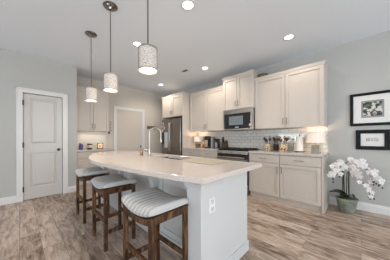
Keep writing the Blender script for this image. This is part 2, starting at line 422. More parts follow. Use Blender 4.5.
door(1, XW, D1[0], D1[1], D1[2], M['bronze'], True, .95)
door(2, XR, D2[0], D2[1], D2[2], M['black'], False, .92)
# backing for the closed doorways
b = B(); box(b, XW - .108, XW - .06, D1[0], D1[1], 0, D1[2]); struct('wall_closet', b, M['wall'])

# ------------------------------------------------------------------ backsplashes
b = B(); box(b, -3.60, -0.43, YR - .008, YR - .0005, .915, 1.41); struct('wall_backsplash', b, M['tile'])
b = B(); box(b, XR + .0005, XR + .008, YC + .001, 1.72, .915, 1.41); struct('wall_backsplash_recess', b, M['tile_recess'])

# ------------------------------------------------------------------ cabinets
def shaker(b, x0, x1, z0, z1, y=0.0, th=0.02, fr=0.055, rec=0.015):
    box(b, x0, x0 + fr, y, y + th, z0, z1); box(b, x1 - fr, x1, y, y + th, z0, z1)
    box(b, x0 + fr, x1 - fr, y, y + th, z0, z0 + fr); box(b, x0 + fr, x1 - fr, y, y + th, z1 - fr, z1)
    box(b, x0 + fr, x1 - fr, y + rec, y + th, z0 + fr, z1 - fr)
def pull(parent, x, z, L, vert):
    b = B(); y = -.028
    if vert:
        tube(b, [(x, y, z - L / 2), (x, y, z + L / 2)], .0058, 8)
        for s in (-.36, .36): tube(b, [(x, 0.001, z + s * L), (x, y, z + s * L)], .005, 8)
    else:
        tube(b, [(x - L / 2, y, z), (x + L / 2, y, z)], .0058, 8)
        for s in (-.36, .36): tube(b, [(x + s * L, 0.001, z), (x + s * L, y, z)], .005, 8)
    obj('handle', b, M['pull'], parent, smooth=True)
def crown(root, w, d, z, over=0.024, h=0.05, wrapL=True, wrapR=True):
    """crown moulding: sloped band around front and ends, local frame"""
    a0 = over if wrapL else 0; a1 = over if wrapR else 0
    rings = [(0.0, 0.0, z - .012), (.008, .35, z), (.012, .4, z + .008), (.8 * over, .8, z + h - .012), (over, 1.0, z + h - .008), (over, 1.0, z + h)]
    b = B(); rr = []
    for o_, fr, zz in rings:
        l = o_ if wrapL else 0; r_ = o_ if wrapR else 0
        rr.append([b.verts.new(p) for p in ((-l, d, zz), (-l, -o_, zz), (w + r_, -o_, zz), (w + r_, d, zz))])
    for p, q in zip(rr, rr[1:]):
        for i in range(4): b.faces.new((p[i], p[(i + 1) % 4], q[(i + 1) % 4], q[i]))
    b.faces.new(rr[-1]); b.faces.new(rr[0][::-1])
    obj('crown_moulding', b, M['cabinet'], root)
def upper(label, loc, rotz, w, d, z0, z1, ndoor=2, group='white wall cabinets', wrapL=True, wrapR=True, ctop=0.042, name='wall_cabinet', hl=.12, body_mat=None):
    r = thing(name, label, 'cabinet', (loc[0], loc[1], z0), rotz, group)
    h = z1 - z0
    b = B(); box(b, 0, w, .021, d, 0, h); obj('cabinet_body', b, M['cabinet'], r, bevel=.002)
    dw = w / ndoor
    for i in range(ndoor):
        b = B(); shaker(b, i * dw + .005, (i + 1) * dw - .005, .008, h - .006)
        dr = obj('door', b, M['cabinet'], r, bevel=.0015)
        x = (i + 1) * dw - .032 if i % 2 == 0 else i * dw + .032
        if ndoor == 1: x = dw - .032
        pull(dr, x, .13, hl, True)
    crown(r, w, d, h - .0, wrapL=wrapL, wrapR=wrapR, h=ctop)
    return r
def base(label, loc, rotz, w, d, doors, hside, group='white base cabinets', toe_flush=True):
    r = thing('base_cabinet', label, 'cabinet', (loc[0], loc[1], 0), rotz, group)
    b = B(); box(b, 0, w, .021, d, .10, .874); obj('cabinet_body', b, M['cabinet'], r, bevel=.002)
    b = B(); box(b, 0, w, .055, d - .01, 0, .0995); obj('toe_kick', b, M['cabinet'], r)
    b = B(); box(b, .004, w - .004, 0, .02, .715, .866); dr = obj('drawer', b, M['cabinet'], r, bevel=.003); pull(dr, w / 2, .792, .14, False)
    dw = w / doors
    for i in range(doors):
        b = B(); shaker(b, i * dw + .004, (i + 1) * dw - .004, .106, .703)
        dd = obj('door', b, M['cabinet'], r, bevel=.0015)
        right = hside == 'r' if doors == 1 else i == 0
        pull(dd, (i + 1) * dw - .035 if right else i * dw + .035, .60, .12, True)
    return r
FB = 3.262
base('white base cabinet just right of the stove, below the sunflower canisters', (-1.638, FB), 0, .588, YR - FB - .002, 1, 'r')
endcab = base('white base cabinet at the right end of the run, beside the potted orchid', (-1.048, FB), 0, .612, YR - FB - .002, 1, 'l')
b = B(); box(b, 0, .02, 0, YR - FB - .003, 0.0, .874); box(b, .0205, .032, .004, YR - FB - .004, 0, .10)
obj('end_panel', b, M['cabinet'], endcab, loc=(.6125, 0, 0), bevel=.002)
base('white base cabinet below the coffee maker, left of the stove', (-3.02, FB), 0, .608, YR - FB - .002, 1, 'r')
base('white base cabinet next to the refrigerator, below the small table lamp', (-3.622, FB), 0, .60, YR - FB - .002, 1, 'l')

upper('wide white two-door wall cabinet over the sunflower canisters, right of the microwave', (-1.618, 3.50), 0, 1.188, YR - 3.50 - .001, 1.365, 2.40, wrapL=False)
upper('tall white two-door wall cabinet above the microwave, reaching nearly to the ceiling', (-2.378, 3.42), 0, .758, YR - 3.42 - .001, 1.828, 2.565)
upper('white two-door wall cabinet over the coffee maker, left of the microwave', (-3.60, 3.50), 0, 1.22, YR - 3.50 - .001, 1.365, 2.43, wrapL=False, wrapR=False)
frc = upper('white two-door cabinet built over the refrigerator', (-4.615, 3.235), 0, .985, YR - 3.235 - .001, 1.83, 2.455, wrapR=True, hl=.10)
b = B(); box(b, 0, .026, 0, YR - 3.24 - .001, 0, 1.828)
obj('side_panel', b, M['cabinet'], frc, loc=(.965, .005, -1.83), bevel=.002)
# recess
upper('white two-door wall cabinet in the alcove beside the closet door', (XR + .33, .945), PI / 2, .745, .329, 1.365, 2.40, wrapR=True, wrapL=False)
base('white base cabinet in the alcove, under the purple jar and candle', (XR + .58, .915), PI / 2, .80, .578, 2, 'r')

ul = thing('under_cabinet_light', 'slim light bar under the alcove wall cabinet, above the purple jar', 'light', (XR + .14, 1.32, 1.3645))  # bar and its lamp are added to brighten the alcove
b = B(); box(b, -.02, .02, -.28, .28, -.014, -.0005); obj('light_bar', b, M['white_plastic'], ul, bevel=.002)
b = B(); box(b, -.014, .014, -.27, .27, -.016, -.0145); obj('light_diffuser', b, M['diffuser'], ul)
l = bpy.data.lights.new('light_bar_glow', 'AREA'); l.shape = 'RECTANGLE'; l.size = .03; l.size_y = .54; l.energy = 0.9; l.color = (1, .82, .62)
lo = bpy.data.objects.new('light_bar_glow', l); COL.objects.link(lo); lo.parent = ul; lo.location = (0, 0, -.02)

# countertops on the wall runs
def slab(name, label, x0, x1, y0, y1, m, rad=.004):
    b = B(); box(b, x0, x1, y0, y1, .8745, .9145)
    return tag(obj(name, b, m, bevel=rad), label, 'countertop', 'stone countertops along the walls')
slab('countertop', 'grey stone countertop right of the stove, under the paper towel', -1.636, -.405, 3.236, YR - .001, M['quartz_grey'])
slab('countertop', 'stone countertop left of the stove, under the coffee maker', -3.622, -2.408, 3.236, YR - .001, M['quartz_grey'])
slab('countertop', 'stone countertop in the alcove, under the purple jar', XR + .001, XR + .605, YC + .001, 1.73, M['quartz_grey'])

# ------------------------------------------------------------------ refrigerator
r = thing('refrigerator', 'stainless french-door refrigerator with photos pinned on its left door', 'refrigerator', (-4.17, 3.22, 0))
W2 = .47
b = B(); box(b, -W2, W2, .062, YR - 3.24, .02, 1.77); obj('refrigerator_body', b, M['steel_dark'], r, bevel=.004)
for s, nm in ((-1, 'l'), (1, 'r')):
    b = B(); x0, x1 = (-W2, -.003) if s < 0 else (.003, W2); box(b, x0, x1, 0, .06, .71, 1.775)
    d = obj('door', b, M['steel_fridge'], r, bevel=.012)
    b = B(); hx = s * .03
    tube(b, [(hx, -.002, .80), (hx, -.05, .83), (hx, -.055, 1.2), (hx, -.05, 1.62), (hx, -.002, 1.65)], .012, 10); obj('handle', b, M['nickel'], d, smooth=True)
    if s < 0:
        b = B(); box(b, -.44, -.30, -.004, .001, 1.0, 1.36); obj('water_dispenser', b, M['black_glass'], d, bevel=.002)
b = B(); box(b, -W2, W2, 0, .06, .06, .70); d = obj('freezer_drawer', b, M['steel_fridge'], r, bevel=.012)
b = B(); tube(b, [(-.38, -.002, .62), (-.36, -.05, .62), (.36, -.05, .62), (.38, -.002, .62)], .012, 10); obj('handle', b, M['nickel'], d, smooth=True)
for i, (x, z, w, h, lab) in enumerate(((-.40, 1.60, .13, .17, 'pale photo pinned highest on the refrigerator door'), (-.31, 1.50, .10, .13, 'photo pinned on the refrigerator door just below the highest one'), (-.41, 1.42, .10, .10, 'reddish photo pinned just above the water dispenser'))):
    b = B(); box(b, x - w / 2, x + w / 2, -.004, -.0008, z - h / 2, z + h / 2)
    tag(obj('pinned_photo', b, M['magnet_photo'], loc=(-4.17, 3.22, 0)), lab, 'photo', 'photos on the refrigerator')

# ------------------------------------------------------------------ range
r = thing('stove', 'stainless slide-in stove with black oven door between the base cabinets', 'stove', (-2.022, 3.21, 0))
hw = .378
b = B(); box(b, -hw, hw, .045, YR - 3.22, .03, .905); obj('stove_body', b, M['steel_dark'], r, bevel=.002)
b = B(); box(b, -hw, hw, .012, YR - 3.225, .906, .924); obj('cooktop', b, M['black_glass'], r, bevel=.004)
b = B(); prism(b, [(0.0, .84), (.045, .835), (.045, .9045), (.02, .9045)], -hw, hw, 'x'); cp = obj('control_panel', b, M['steel'], r)
for i in range(5):
    kb = B(); lathe(kb, [(.021, 0), (.021, .008), (.017, .012), (.016, .030), (.012, .033), (0, .033)], 16)
    bmesh.ops.rotate(kb, verts=kb.verts, cent=(0, 0, 0), matrix=Matrix.Rotation(math.radians(73), 3, 'X'))
    bmesh.ops.translate(kb, verts=kb.verts, vec=((-.30, -.21, 0, .21, .30)[i], .011, .871)); obj('knob', kb, M['steel'], cp, smooth=True)
b = B(); box(b, -hw, hw, .005, .044, .22, .832); od = obj('oven_door', b, M['oven_glass'], r, bevel=.004)
b = B(); tube(b, [(-.34, -.045, .765), (.34, -.045, .765)], .013, 12)
for x in (-.31, .31): tube(b, [(x, .006, .765), (x, -.045, .765)], .009, 8)
obj('handle', b, M['steel'], od, smooth=True)
b = B(); box(b, -hw, hw, .003, .006, .66, .735); obj('door_band', b, M['steel'], od)
b = B(); box(b, -hw, hw, .008, .044, .05, .212); obj('drawer', b, M['steel'], r, bevel=.004)
for gx in (-.22, .22):
    b = B()
    for k in range(5): box(b, gx - .15, gx + .15, .08 + .11 * k, .092 + .11 * k, .936, .95)
    for k in range(3): box(b, gx - .15 + .1395 * k, gx - .129 + .1395 * k, .08, .532, .9245, .9505)
    obj('burner_grate', b, M['black'], r)

# ------------------------------------------------------------------ microwave
r = thing('microwave', 'stainless over-the-range microwave with dark glass door', 'microwave', (-2.0, 3.44, 1.362))
hw = .378
b = B(); box(b, -hw, hw, .02, YR - 3.445, 0, .464); obj('microwave_body', b, M['steel_dark'], r, bevel=.003)
b = B(); box(b, -hw, hw, -.006, .019, .395, .464); obj('vent_panel', b, M['steel'], r, bevel=.004)
b = B()
box(b, -hw, -hw + .025, -.006, .019, .0, .394); box(b, .315, hw, -.006, .019, .0, .394); box(b, -hw + .025, .315, -.006, .019, 0, .03); box(b, -hw + .025, .315, -.006, .019, .375, .394)
d = obj('door_frame', b, M['steel'], r, bevel=.002)
b = B(); box(b, -hw + .026, .314, -.002, .018, .031, .374); g = obj('door_glass', b, M['black_glass'], r)
b = B(); box(b, -.22, .14, -.004, -.0025, .115, .315); obj('door_window', b, M['micro_window'], g)
b = B(); box(b, -.06, .03, -.0035, -.0025, .05, .075); obj('clock_display', b, mat('display', (.35, .40, .42), .3), g)
b = B(); tube(b, [(.34, -.005, .06), (.34, -.04, .08), (.34, -.04, .33), (.34, -.005, .35)], .009, 10); obj('handle', b, M['steel'], r, smooth=True)

# ------------------------------------------------------------------ island
IX0, IX1 = -3.80, -.724
SINK = (-2.22, -1.52, 1.355, 1.66)
b = B()
N = 36
FRONT = [(-3.80, 1.32), (-3.72, 1.12), (-3.50, .955), (-3.10, .79), (-2.79, .692), (-2.45, .622), (-2.14, .603), (-1.85, .627), (-1.55, .664), (-1.20, .715), (-.95, .763), (IX1, .825)]   # bowed, rounded at the left end
def smooth(P, k=5):
    P = [Vector((*p, 0)) for p in P]; E = [P[0] * 2 - P[1]] + P + [P[-1] * 2 - P[-2]]; out = []
    for i in range(1, len(E) - 2):
        a, b_, c_, d = E[i - 1:i + 3]
        for j in range(k):
            t = j / k; q = .5 * (2 * b_ + (c_ - a) * t + (2 * a - 5 * b_ + 4 * c_ - d) * t * t + (3 * b_ - a - 3 * c_ + d) * t ** 3); out.append((q.x, q.y))
    return out + [(P[-1].x, P[-1].y)]
outer = smooth(FRONT) + [(IX1, 1.722), (IX0, 1.722)]
inner = [(SINK[0], SINK[2]), (SINK[1], SINK[2]), (SINK[1], SINK[3]), (SINK[0], SINK[3])]
def ring(z, poly): return [b.verts.new((x, y, z)) for x, y in poly]
for z in (.874, .914):
    o_ = ring(z, outer); i_ = ring(z, inner)
    es = [b.edges.new((q[k], q[(k + 1) % len(q)])) for q in (o_, i_) for k in range(len(q))]
    bmesh.ops.triangle_fill(b, edges=es, use_beauty=True)
    if z == .874: lo_o, lo_i = o_, i_
    else:
        for lo, hi in ((lo_o, o_), (lo_i, i_)):
            for k in range(len(lo)): b.faces.new((lo[k], lo[(k + 1) % len(lo)], hi[(k + 1) % len(lo)], hi[k]))
top = tag(obj('island_countertop', b, M['quartz'], bevel=.004), 'long cream quartz island countertop with a bowed front edge', 'countertop')

isl = thing('kitchen_island', 'white kitchen island base with corner column and brackets under the overhang', 'island', (-2.19, 1.3, 0))
def IP(name, b, m, bevel=.002, **kw):
    bmesh.ops.translate(b, verts=b.verts, vec=(2.19, -1.3, 0)); return obj(name, b, m, isl, bevel=bevel, **kw)
YB, YF = 1.13, 1.668
b = B(); box(b, -3.46, -.868, YB, YF, .0, .66); box(b, -3.46, -.868, YB, YB + .02, .66, .8735); box(b, -3.46, -.868, YF - .02, YF, .66, .8735); box(b, -3.46, -3.44, YB + .02, YF - .02, .66, .8735); box(b, -.888, -.868, YB + .02, YF - .02, .66, .8735)
IP('island_body', b, M['island'])
for s in (1, -1):
    xa, xb = (-1.005, -.85) if s > 0 else (-3.48, -3.33)
    yc = .937 if s > 0 else 1.06
    b = B(); box(b, xa, xb, yc, 1.20, 0, .8735); c_ = IP('column', b, M['island'], .003)
    prof = [(.0, .786), (.010, .786), (.012, .798), (.014, .806), (.020, .826), (.034, .840), (.036, .842), (.036, .8735)]
    b = B(); rr = []
    for o_, z in prof: rr.append([b.verts.new(p) for p in ((xa - o_, 1.2, z), (xa - o_, yc - o_, z), (xb + o_, yc - o_, z), (xb + o_, 1.2, z))])
    for p, q in zip(rr, rr[1:]):
        for i in range(4): b.faces.new((p[i], p[(i + 1) % 4], q[(i + 1) % 4], q[i]))
    b.faces.new(rr[-1]); b.faces.new(rr[0][::-1])
    IP('column_capital', b, M['island'], 0)
    b = B(); o_ = .012; box(b, xa - o_, xb + o_, yc - o_, 1.2, 0, .11); IP('column_plinth', b, M['island'], .003)
b = B(); box(b, -.8675, -.858, 1.201, YF, 0.0, .8735); IP('end_panel', b, M['island'])
b = B(); box(b, -.8575, -.845, 1.213, YF + .012, 0, .10); box(b, -.868, -.8575, YF + .0005, YF + .012, 0, .10); box(b, -3.329, -1.006, YB - .012, YB - .0005, 0, .11); IP('island_baseboard', b, M['island'], .003)
b = B()    # shallow frames on the seating side
for x0, x1 in ((-3.32, -2.70), (-2.60, -1.78), (-1.66, -1.02)):
    for a, c, z0, z1 in ((x0, x0 + .06, .12, .86), (x1 - .06, x1, .12, .86), (x0 + .06, x1 - .06, .12, .18), (x0 + .06, x1 - .06, .80, .86)): box(b, a, c, YB - .010, YB - .0005, z0, z1)
IP('panel_frames', b, M['island'], .002)
for xc in (-1.72, -2.65):
    pts = [(YB - .0005, .8735), (YB - .0005, .60), (YB - .06, .60), (YB - .075, .64)]
    for i in range(11):
        a = PI * .5 * i / 10
        pts.append((YB - .075 - .27 * (1 - math.cos(a)), .64 + .195 * math.sin(a)))
    pts += [(YB - .36, .845), (YB - .36, .8735)]
    b = B(); prism(b, pts, xc - .035, xc + .035, 'x'); IP('bracket', b, M['island'], 0)
b = B(); box(b, -.8495, -.844, 1.028, 1.100, .583, .70); op = IP('outlet', b, M['white_plastic'], .002)
for z in (.612, .672):
    b = B(); box(b, -.8438, -.842, 1.045, 1.083, z - .022, z + .022); sk = IP('socket', b, M['trim'], .0); sk.parent = op
    b = B()
    for yy in (1.056, 1.072): box(b, -.8419, -.8414, yy - .002, yy + .002, z - .002, z + .012)
    box(b, -.8419, -.8414, 1.061, 1.067, z - .014, z - .008); q = IP('socket_slots', b, M['dark_slot'], 0); q.parent = op

# sink, faucet, soap, mat
b = B(); x0, x1, y0, y1 = SINK; g = .012
def basin(a0, a1, ztop=.873, zb=.70, t=.006):
    box(b, a0, a1, y0 + g, y1 - g, zb, zb + t); box(b, a0, a0 + t, y0 + g, y1 - g, zb + t, ztop); box(b, a1 - t, a1, y0 + g, y1 - g, zb + t, ztop)
    box(b, a0 + t, a1 - t, y0 + g, y0 + g + t, zb + t, ztop); box(b, a0 + t, a1 - t, y1 - g - t, y1 - g, zb + t, ztop)
sk = thing('sink', 'undermount stainless sink in the island top', 'sink', (0, 0, 0))
basin(x0 + g, x1 - g); obj('basin', b, M['sink'], sk)
b = B(); lathe(b, [(.045, 0), (.045, .004), (.03, .002), (0, .002)], 20, ((x0 + x1) / 2, (y0 + y1) / 2, .7062)); obj('drain', b, M['chrome'], sk)
fa = thing('faucet', 'tall chrome gooseneck faucet beside the island sink', 'faucet', (-2.20, 1.318, .9142))
b = B(); lathe(b, [(.030, 0), (.030, .006), (.024, .012), (.020, .05), (.022, .10), (.018, .12), (0, .12)], 20); obj('faucet_base', b, M['nickel'], fa, smooth=True)
b = B(); pts = [(0, 0, .10), (0, 0, .30)]
for i in range(13):
    a = PI - PI * i / 12; pts.append((.075 * (1 + math.cos(a)) * .78, .075 * (1 + math.cos(a)) * .78, .325 + .09 * math.sin(a)))
pts.append((.117, .117, .29)); tube(b, pts, .010, 12); obj('spout', b, M['nickel'], fa, smooth=True)
b = B(); tube(b, [(.117, .117, .29), (.117, .117, .275), (.120, .120, .205)], [.012, .014, .015], 12); obj('spray_head', b, M['nickel'], fa, smooth=True)
b = B(); tube(b, [(-.018, -.006, .075), (-.05, -.02, .085), (-.10, -.05, .11)], [.012, .009, .008], 10); obj('handle', b, M['nickel'], fa, smooth=True)
so = thing('soap_dispenser', 'small amber soap bottle beside the island faucet', 'soap dispenser', (-2.45, 1.33, .9142))
b = B(); lathe(b, [(.024, 0), (.026, .005), (.026, .055), (.012, .068), (.010, .08), (0, .08)], 16); obj('bottle', b, mat('soap', (.28, .16, .10), .2), so, smooth=True)
b = B(); tube(b, [(0, 0, .078), (0, 0, .10), (.03, .02, .10)], .006, 8); obj('pump', b, M['nickel'], so)
b = B(); box(b, -.25, .25, -.20, .20, 0, .006)
dm = tag(obj('drying_mat', b, M['cutting'], bevel=.003, loc=(-1.285, 1.475, .9145)), 'sage rectangular drying mat lying on the island beside the sink', 'mat')

# ------------------------------------------------------------------ stools
def make_stool(label):
    r = thing('bar_stool', label, 'stool', (0, 0, 0), 0, 'wooden saddle stools at the island')
    wx, wy, t = .215, .170, .035
    def dip(u): return -.035 * (1 - u * u)           # saddle: ends raised along x
    sx = wx + .012; sy = wy + .012
    for ix in (-1, 1):
        for iy in (-1, 1):
            b = B(); x0, x1 = sorted((ix * wx, ix * (wx - t))); y0, y1 = sorted((iy * wy, iy * (wy - t)))
            box(b, x0, x1, y0, y1, 0, .635)
            obj('leg', b, M['stool_wood'], r, bevel=.003)
    # curved aprons front and back, straight ones at the ends
    for iy in (-1, 1):
        b = B(); n = 12; y0, y1 = sorted((iy * (wy - .004), iy * (wy - .026)))
        up = [(-(wx - t) + 2 * (wx - t) * i / n) for i in range(n + 1)]
        poly = [(x, .64 + dip(x / wx)) for x in up] + [(x, .592 + dip(x / wx)) for x in reversed(up)]
        prism(b, poly, y0, y1, 'y'); obj('apron', b, M['stool_wood'], r)
    for ix in (-1, 1):
        b = B(); x0, x1 = sorted((ix * (wx - .004), ix * (wx - .026))); box(b, x0, x1, -(wy - t), wy - t, .585, .638); obj('apron', b, M['stool_wood'], r)
    for iy, z in ((-1, .30), (1, .25)):
        b = B(); box(b, -(wx - t), wx - t, iy * (wy - .021) - .011, iy * (wy - .021) + .011, z - .02, z + .02); obj('stretcher', b, M['stool_wood'], r, bevel=.002)
    for ix in (-1, 1):
        b = B(); box(b, ix * (wx - .021) - .011, ix * (wx - .021) + .011, -(wy - t), wy - t, .165, .205); obj('stretcher', b, M['stool_wood'], r, bevel=.002)
    # wooden seat board, then the channelled cushion
    def saddle(nx, ny, xs, ys, zb, th, puff, chan, rnd):
        b = B(); top = []; bot = []
        for i in range(nx + 1):
            u = -1 + 2 * i / nx
            rt = []; rb = []
            for j in range(ny + 1):
                v = -1 + 2 * j / ny
                e = max(0, 1 - abs(u) ** 8) ** .5 * max(0, 1 - abs(v) ** 8) ** .5
                ch = chan * abs(math.sin(PI * i / nx * 9)) ** .5 if chan else 0
                x = u * xs; y = v * ys
                if rnd:
                    x *= 1 - .05 * abs(v) ** 6; y *= 1 - .04 * abs(u) ** 6
                z0 = zb + dip(u * xs / sx) if xs else zb
                rt.append(b.verts.new((x, y, z0 + th * (.35 + .65 * e) + puff * e * (1 - v * v) + ch * e)))
                rb.append(b.verts.new((x * .985, y * .985, z0)))
            top.append(rt); bot.append(rb)
        for i in range(nx):
            for j in range(ny):
                b.faces.new((top[i][j], top[i + 1][j], top[i + 1][j + 1], top[i][j + 1])); b.faces.new((bot[i][j], bot[i][j + 1], bot[i + 1][j + 1], bot[i + 1][j]))
        edge = [(i, 0) for i in range(nx)] + [(nx, j) for j in range(ny)] + [(i, ny) for i in range(nx, 0, -1)] + [(0, j) for j in range(ny, 0, -1)]
        for k in range(len(edge)):
            a, c = edge[k], edge[(k + 1) % len(edge)]
            b.faces.new((top[a[0]][a[1]], bot[a[0]][a[1]], bot[c[0]][c[1]], top[c[0]][c[1]]))
        return b
    obj('seat_board', saddle(20, 4, sx, sy, .641, .018, 0, 0, False), M['stool_wood'], r)
    obj('seat_cushion', saddle(72, 14, sx + .006, sy + .006, .6595, .052, .008, .006, True), M['fabric'], r, smooth=True)
    return r
s0 = make_stool('rightmost bar stool with grey channelled cushion, nearest the island column')
s0.location = (-1.205, .768, 0)
dup(s0, (-2.115, .782, 0), 'middle of the three bar stools with grey cushion tucked under the island')
dup(s0, (-2.955, .785, 0), 'leftmost bar stool with grey cushion, the one nearest the closet door')

# ------------------------------------------------------------------ pendants
def make_pendant(label):
    r = thing('pendant_light', label, 'pendant light', (0, 0, HC), 0, 'drum pendants over the island')
    b = B(); lathe(b, [(.080, -.0005), (.083, -.006), (.078, -.014), (.060, -.019), (.022, -.024), (.014, -.040), (0, -.040)], 28); obj('canopy', b, M['dark_nickel'], r, smooth=True)
    zt, zb, R = -.838, -1.028, .074
    b = B(); tube(b, [(0, 0, -.03), (0, 0, zt + .01)], .0065, 8); obj('rod', b, M['dark_nickel'], r, smooth=True)
    b = B(); n = 40
    for rr in (R, R - .003):
        pass
    lathe_pts = [(R, zb + .012), (R, zt), (R - .003, zt), (R - .003, zb + .012)]
    rings = [[b.verts.new((q * math.cos(2 * PI * i / n), q * math.sin(2 * PI * i / n), z)) for i in range(n)] for q, z in lathe_pts]
    for k in range(4):
        p, q = rings[k], rings[(k + 1) % 4]
        for i in range(n): b.faces.new((p[i], p[(i + 1) % n], q[(i + 1) % n], q[i]))
    obj('shade', b, M['pendant_shade'], r, smooth=True)
    b = B()
    for z0, z1 in ((zt - .006, zt + .006), (zb, zb + .012)):
        rings = [[b.verts.new((q * math.cos(2 * PI * i / n), q * math.sin(2 * PI * i / n), z)) for i in range(n)] for q, z in ((R + .006, z0), (R + .006, z1), (R + .0005, z1), (R + .0005, z0))]
        for k in range(4):
            p, q = rings[k], rings[(k + 1) % 4]
            for i in range(n): b.faces.new((p[i], p[(i + 1) % n], q[(i + 1) % n], q[i]))
    for a in range(2):
        t = a * PI + 1.17; c_, s_ = math.cos(t), math.sin(t)
        tube(b, [((R + .004) * c_, (R + .004) * s_, zb), ((R + .004) * c_, (R + .004) * s_, zt)], .004, 6)
    for a in range(2):
        t = a * PI / 2 + .78; c_, s_ = math.cos(t), math.sin(t)
        tube(b, [(R * c_, R * s_, zt), (-R * c_, -R * s_, zt)], .004, 6)
    obj('shade_frame', b, M['wire'], r)
    b = B(); lathe(b, [(R - .005, zb + .014), (R - .005, zb + .018), (0, zb + .018)], 32); obj('diffuser', b, M['diffuser'], r)
    l = bpy.data.lights.new('pendant_bulb', 'POINT'); l.energy = 5; l.color = (1, .84, .68); l.shadow_soft_size = .05
    lo = bpy.data.objects.new('pendant_bulb', l); COL.objects.link(lo); lo.parent = r; lo.location = (0, 0, zb - .07)
    return r
p0 = make_pendant('largest drum pendant light, hanging above the nearest bar stool'); p0.location = (-1.318, .778, HC)
dup(p0, (-2.175, .776, HC), 'middle drum pendant light on a long rod over the island')
dup(p0, (-2.965, .774, HC), 'leftmost drum pendant light, in front of the alcove cabinet')

# ------------------------------------------------------------------ recessed ceiling lights and vent
def make_can(label):
    r = thing('recessed_light', label, 'ceiling light', (0, 0, HC), 0, 'recessed ceiling lights')
    b = B(); n = 32
    rings = [[b.verts.new((q * math.cos(2 * PI * i / n), q * math.sin(2 * PI * i / n), z)) for i in range(n)] for q, z in ((.088, -.0005), (.090, -.006), (.066, -.008), (.062, -.0015))]
    for p, q in zip(rings, rings[1:]):
        for i in range(n): b.faces.new((p[i], p[(i + 1) % n], q[(i + 1) % n], q[i]))
    obj('trim_ring', b, M['trim'], r, smooth=True)
    b = B(); lathe(b, [(.062, -.0015), (.05, -.004), (0, -.005)], 28); obj('lens', b, M['can_lens'], r)
    l = bpy.data.lights.new('can_beam', 'SPOT'); l.energy = 38; l.color = (1, .88, .745); l.spot_size = math.radians(160); l.spot_blend = .6; l.shadow_soft_size = .06
    lo = bpy.data.objects.new('can_beam', l); COL.objects.link(lo); lo.parent = r; lo.location = (0, 0, -.03)
    return r
c0 = make_can('nearest round recessed light, at the top edge above the island'); c0.location = (-1.492, 1.424, HC)
dup(c0, (-2.72, 1.407, HC), 'round recessed light showing just behind the largest pendant')
dim = dup(c0, (-.816, 2.998, HC), 'round recessed light above the wide wall cabinet at right')
for ch in dim.children:
    if ch.type == 'LIGHT': ch.data = ch.data.copy(); ch.data.energy = 20
dup(c0, (-2.55, 2.964, HC), 'round recessed light close to the square ceiling vent')
dup(c0, (-4.28, 2.95, HC), 'round recessed light in front of the cabinet over the refrigerator, farthest from the camera')
v = thing('ceiling_vent', 'small grey square ceiling vent near the refrigerator cabinet', 'vent', (-2.98, 2.74, HC))
b = B()
for a in ((-.11, -.085, -.06, .06), (.085, .11, -.06, .06), (-.085, .085, -.06, -.045), (-.085, .085, .045, .06)): box(b, a[0], a[1], a[2], a[3], -.008, -.0005)
obj('vent_frame', b, M['trim'], v)
b = B(); box(b, -.085, .085, -.045, .045, -.002, -.0005); obj('vent_backing', b, M['dark_slot'], v)
b = B()
for k in range(5): box(b, -.085, .085, -.038 + .018 * k, -.034 + .018 * k, -.007, -.0021)
obj('vent_slats', b, M['photo_border'], v)

# ------------------------------------------------------------------ table lamps under the wall cabinets
def make_lamp(label, base_mat, R, hb, wb, zs0, zs1, power):
    r = thing('table_lamp', label, 'table lamp', (0, 0, .9147), 0)
    b = B(); box(b, -wb / 2, wb / 2, -wb / 2, wb / 2, 0, .012); box(b, -wb * .46, wb * .46, -wb * .46, wb * .46, .0125, hb); obj('lamp_base', b, base_mat, r, bevel=.003)
    b = B(); tube(b, [(0, 0, hb), (0, 0, zs0 + .05)], .009, 10); obj('lamp_neck', b, M['nickel'], r, smooth=True)
    b = B(); n = 36
    rings = [[b.verts.new((q * math.cos(2 * PI * i / n), q * math.sin(2 * PI * i / n), z)) for i in range(n)] for q, z in ((R, zs0), (R * .96, zs1), (R * .96 - .003, zs1), (R - .003, zs0))]
    for k in range(4):
        p, q = rings[k], rings[(k + 1) % 4]
        for i in range(n): b.faces.new((p[i], p[(i + 1) % n], q[(i + 1) % n], q[i]))
    obj('lamp_shade', b, M['table_shade'], r, smooth=True)
    b = B(); sphere(b, (0, 0, zs0 + .085), .028, 1.2); obj('bulb', b, M['diffuser'], r, smooth=True)
    l = bpy.data.lights.new('lamp_glow', 'POINT'); l.energy = power; l.color = (1, .74, .50); l.shadow_soft_size = .03
    lo = bpy.data.objects.new('lamp_glow', l); COL.objects.link(lo); lo.parent = r; lo.location = (0, 0, zs0 + .12)
    return r
make_lamp('table lamp with a silvery box base and pale drum shade at the right counter end', M['silver_box'], .142, .145, .125, .175, .345, 3.4).location = (-.572, 3.66, .9147)
make_lamp('small table lamp with a brown box base beside the refrigerator panel', M['plaque'], .125, .11, .12, .165, .315, 3.0).location = (-3.42, 3.66, .9147)

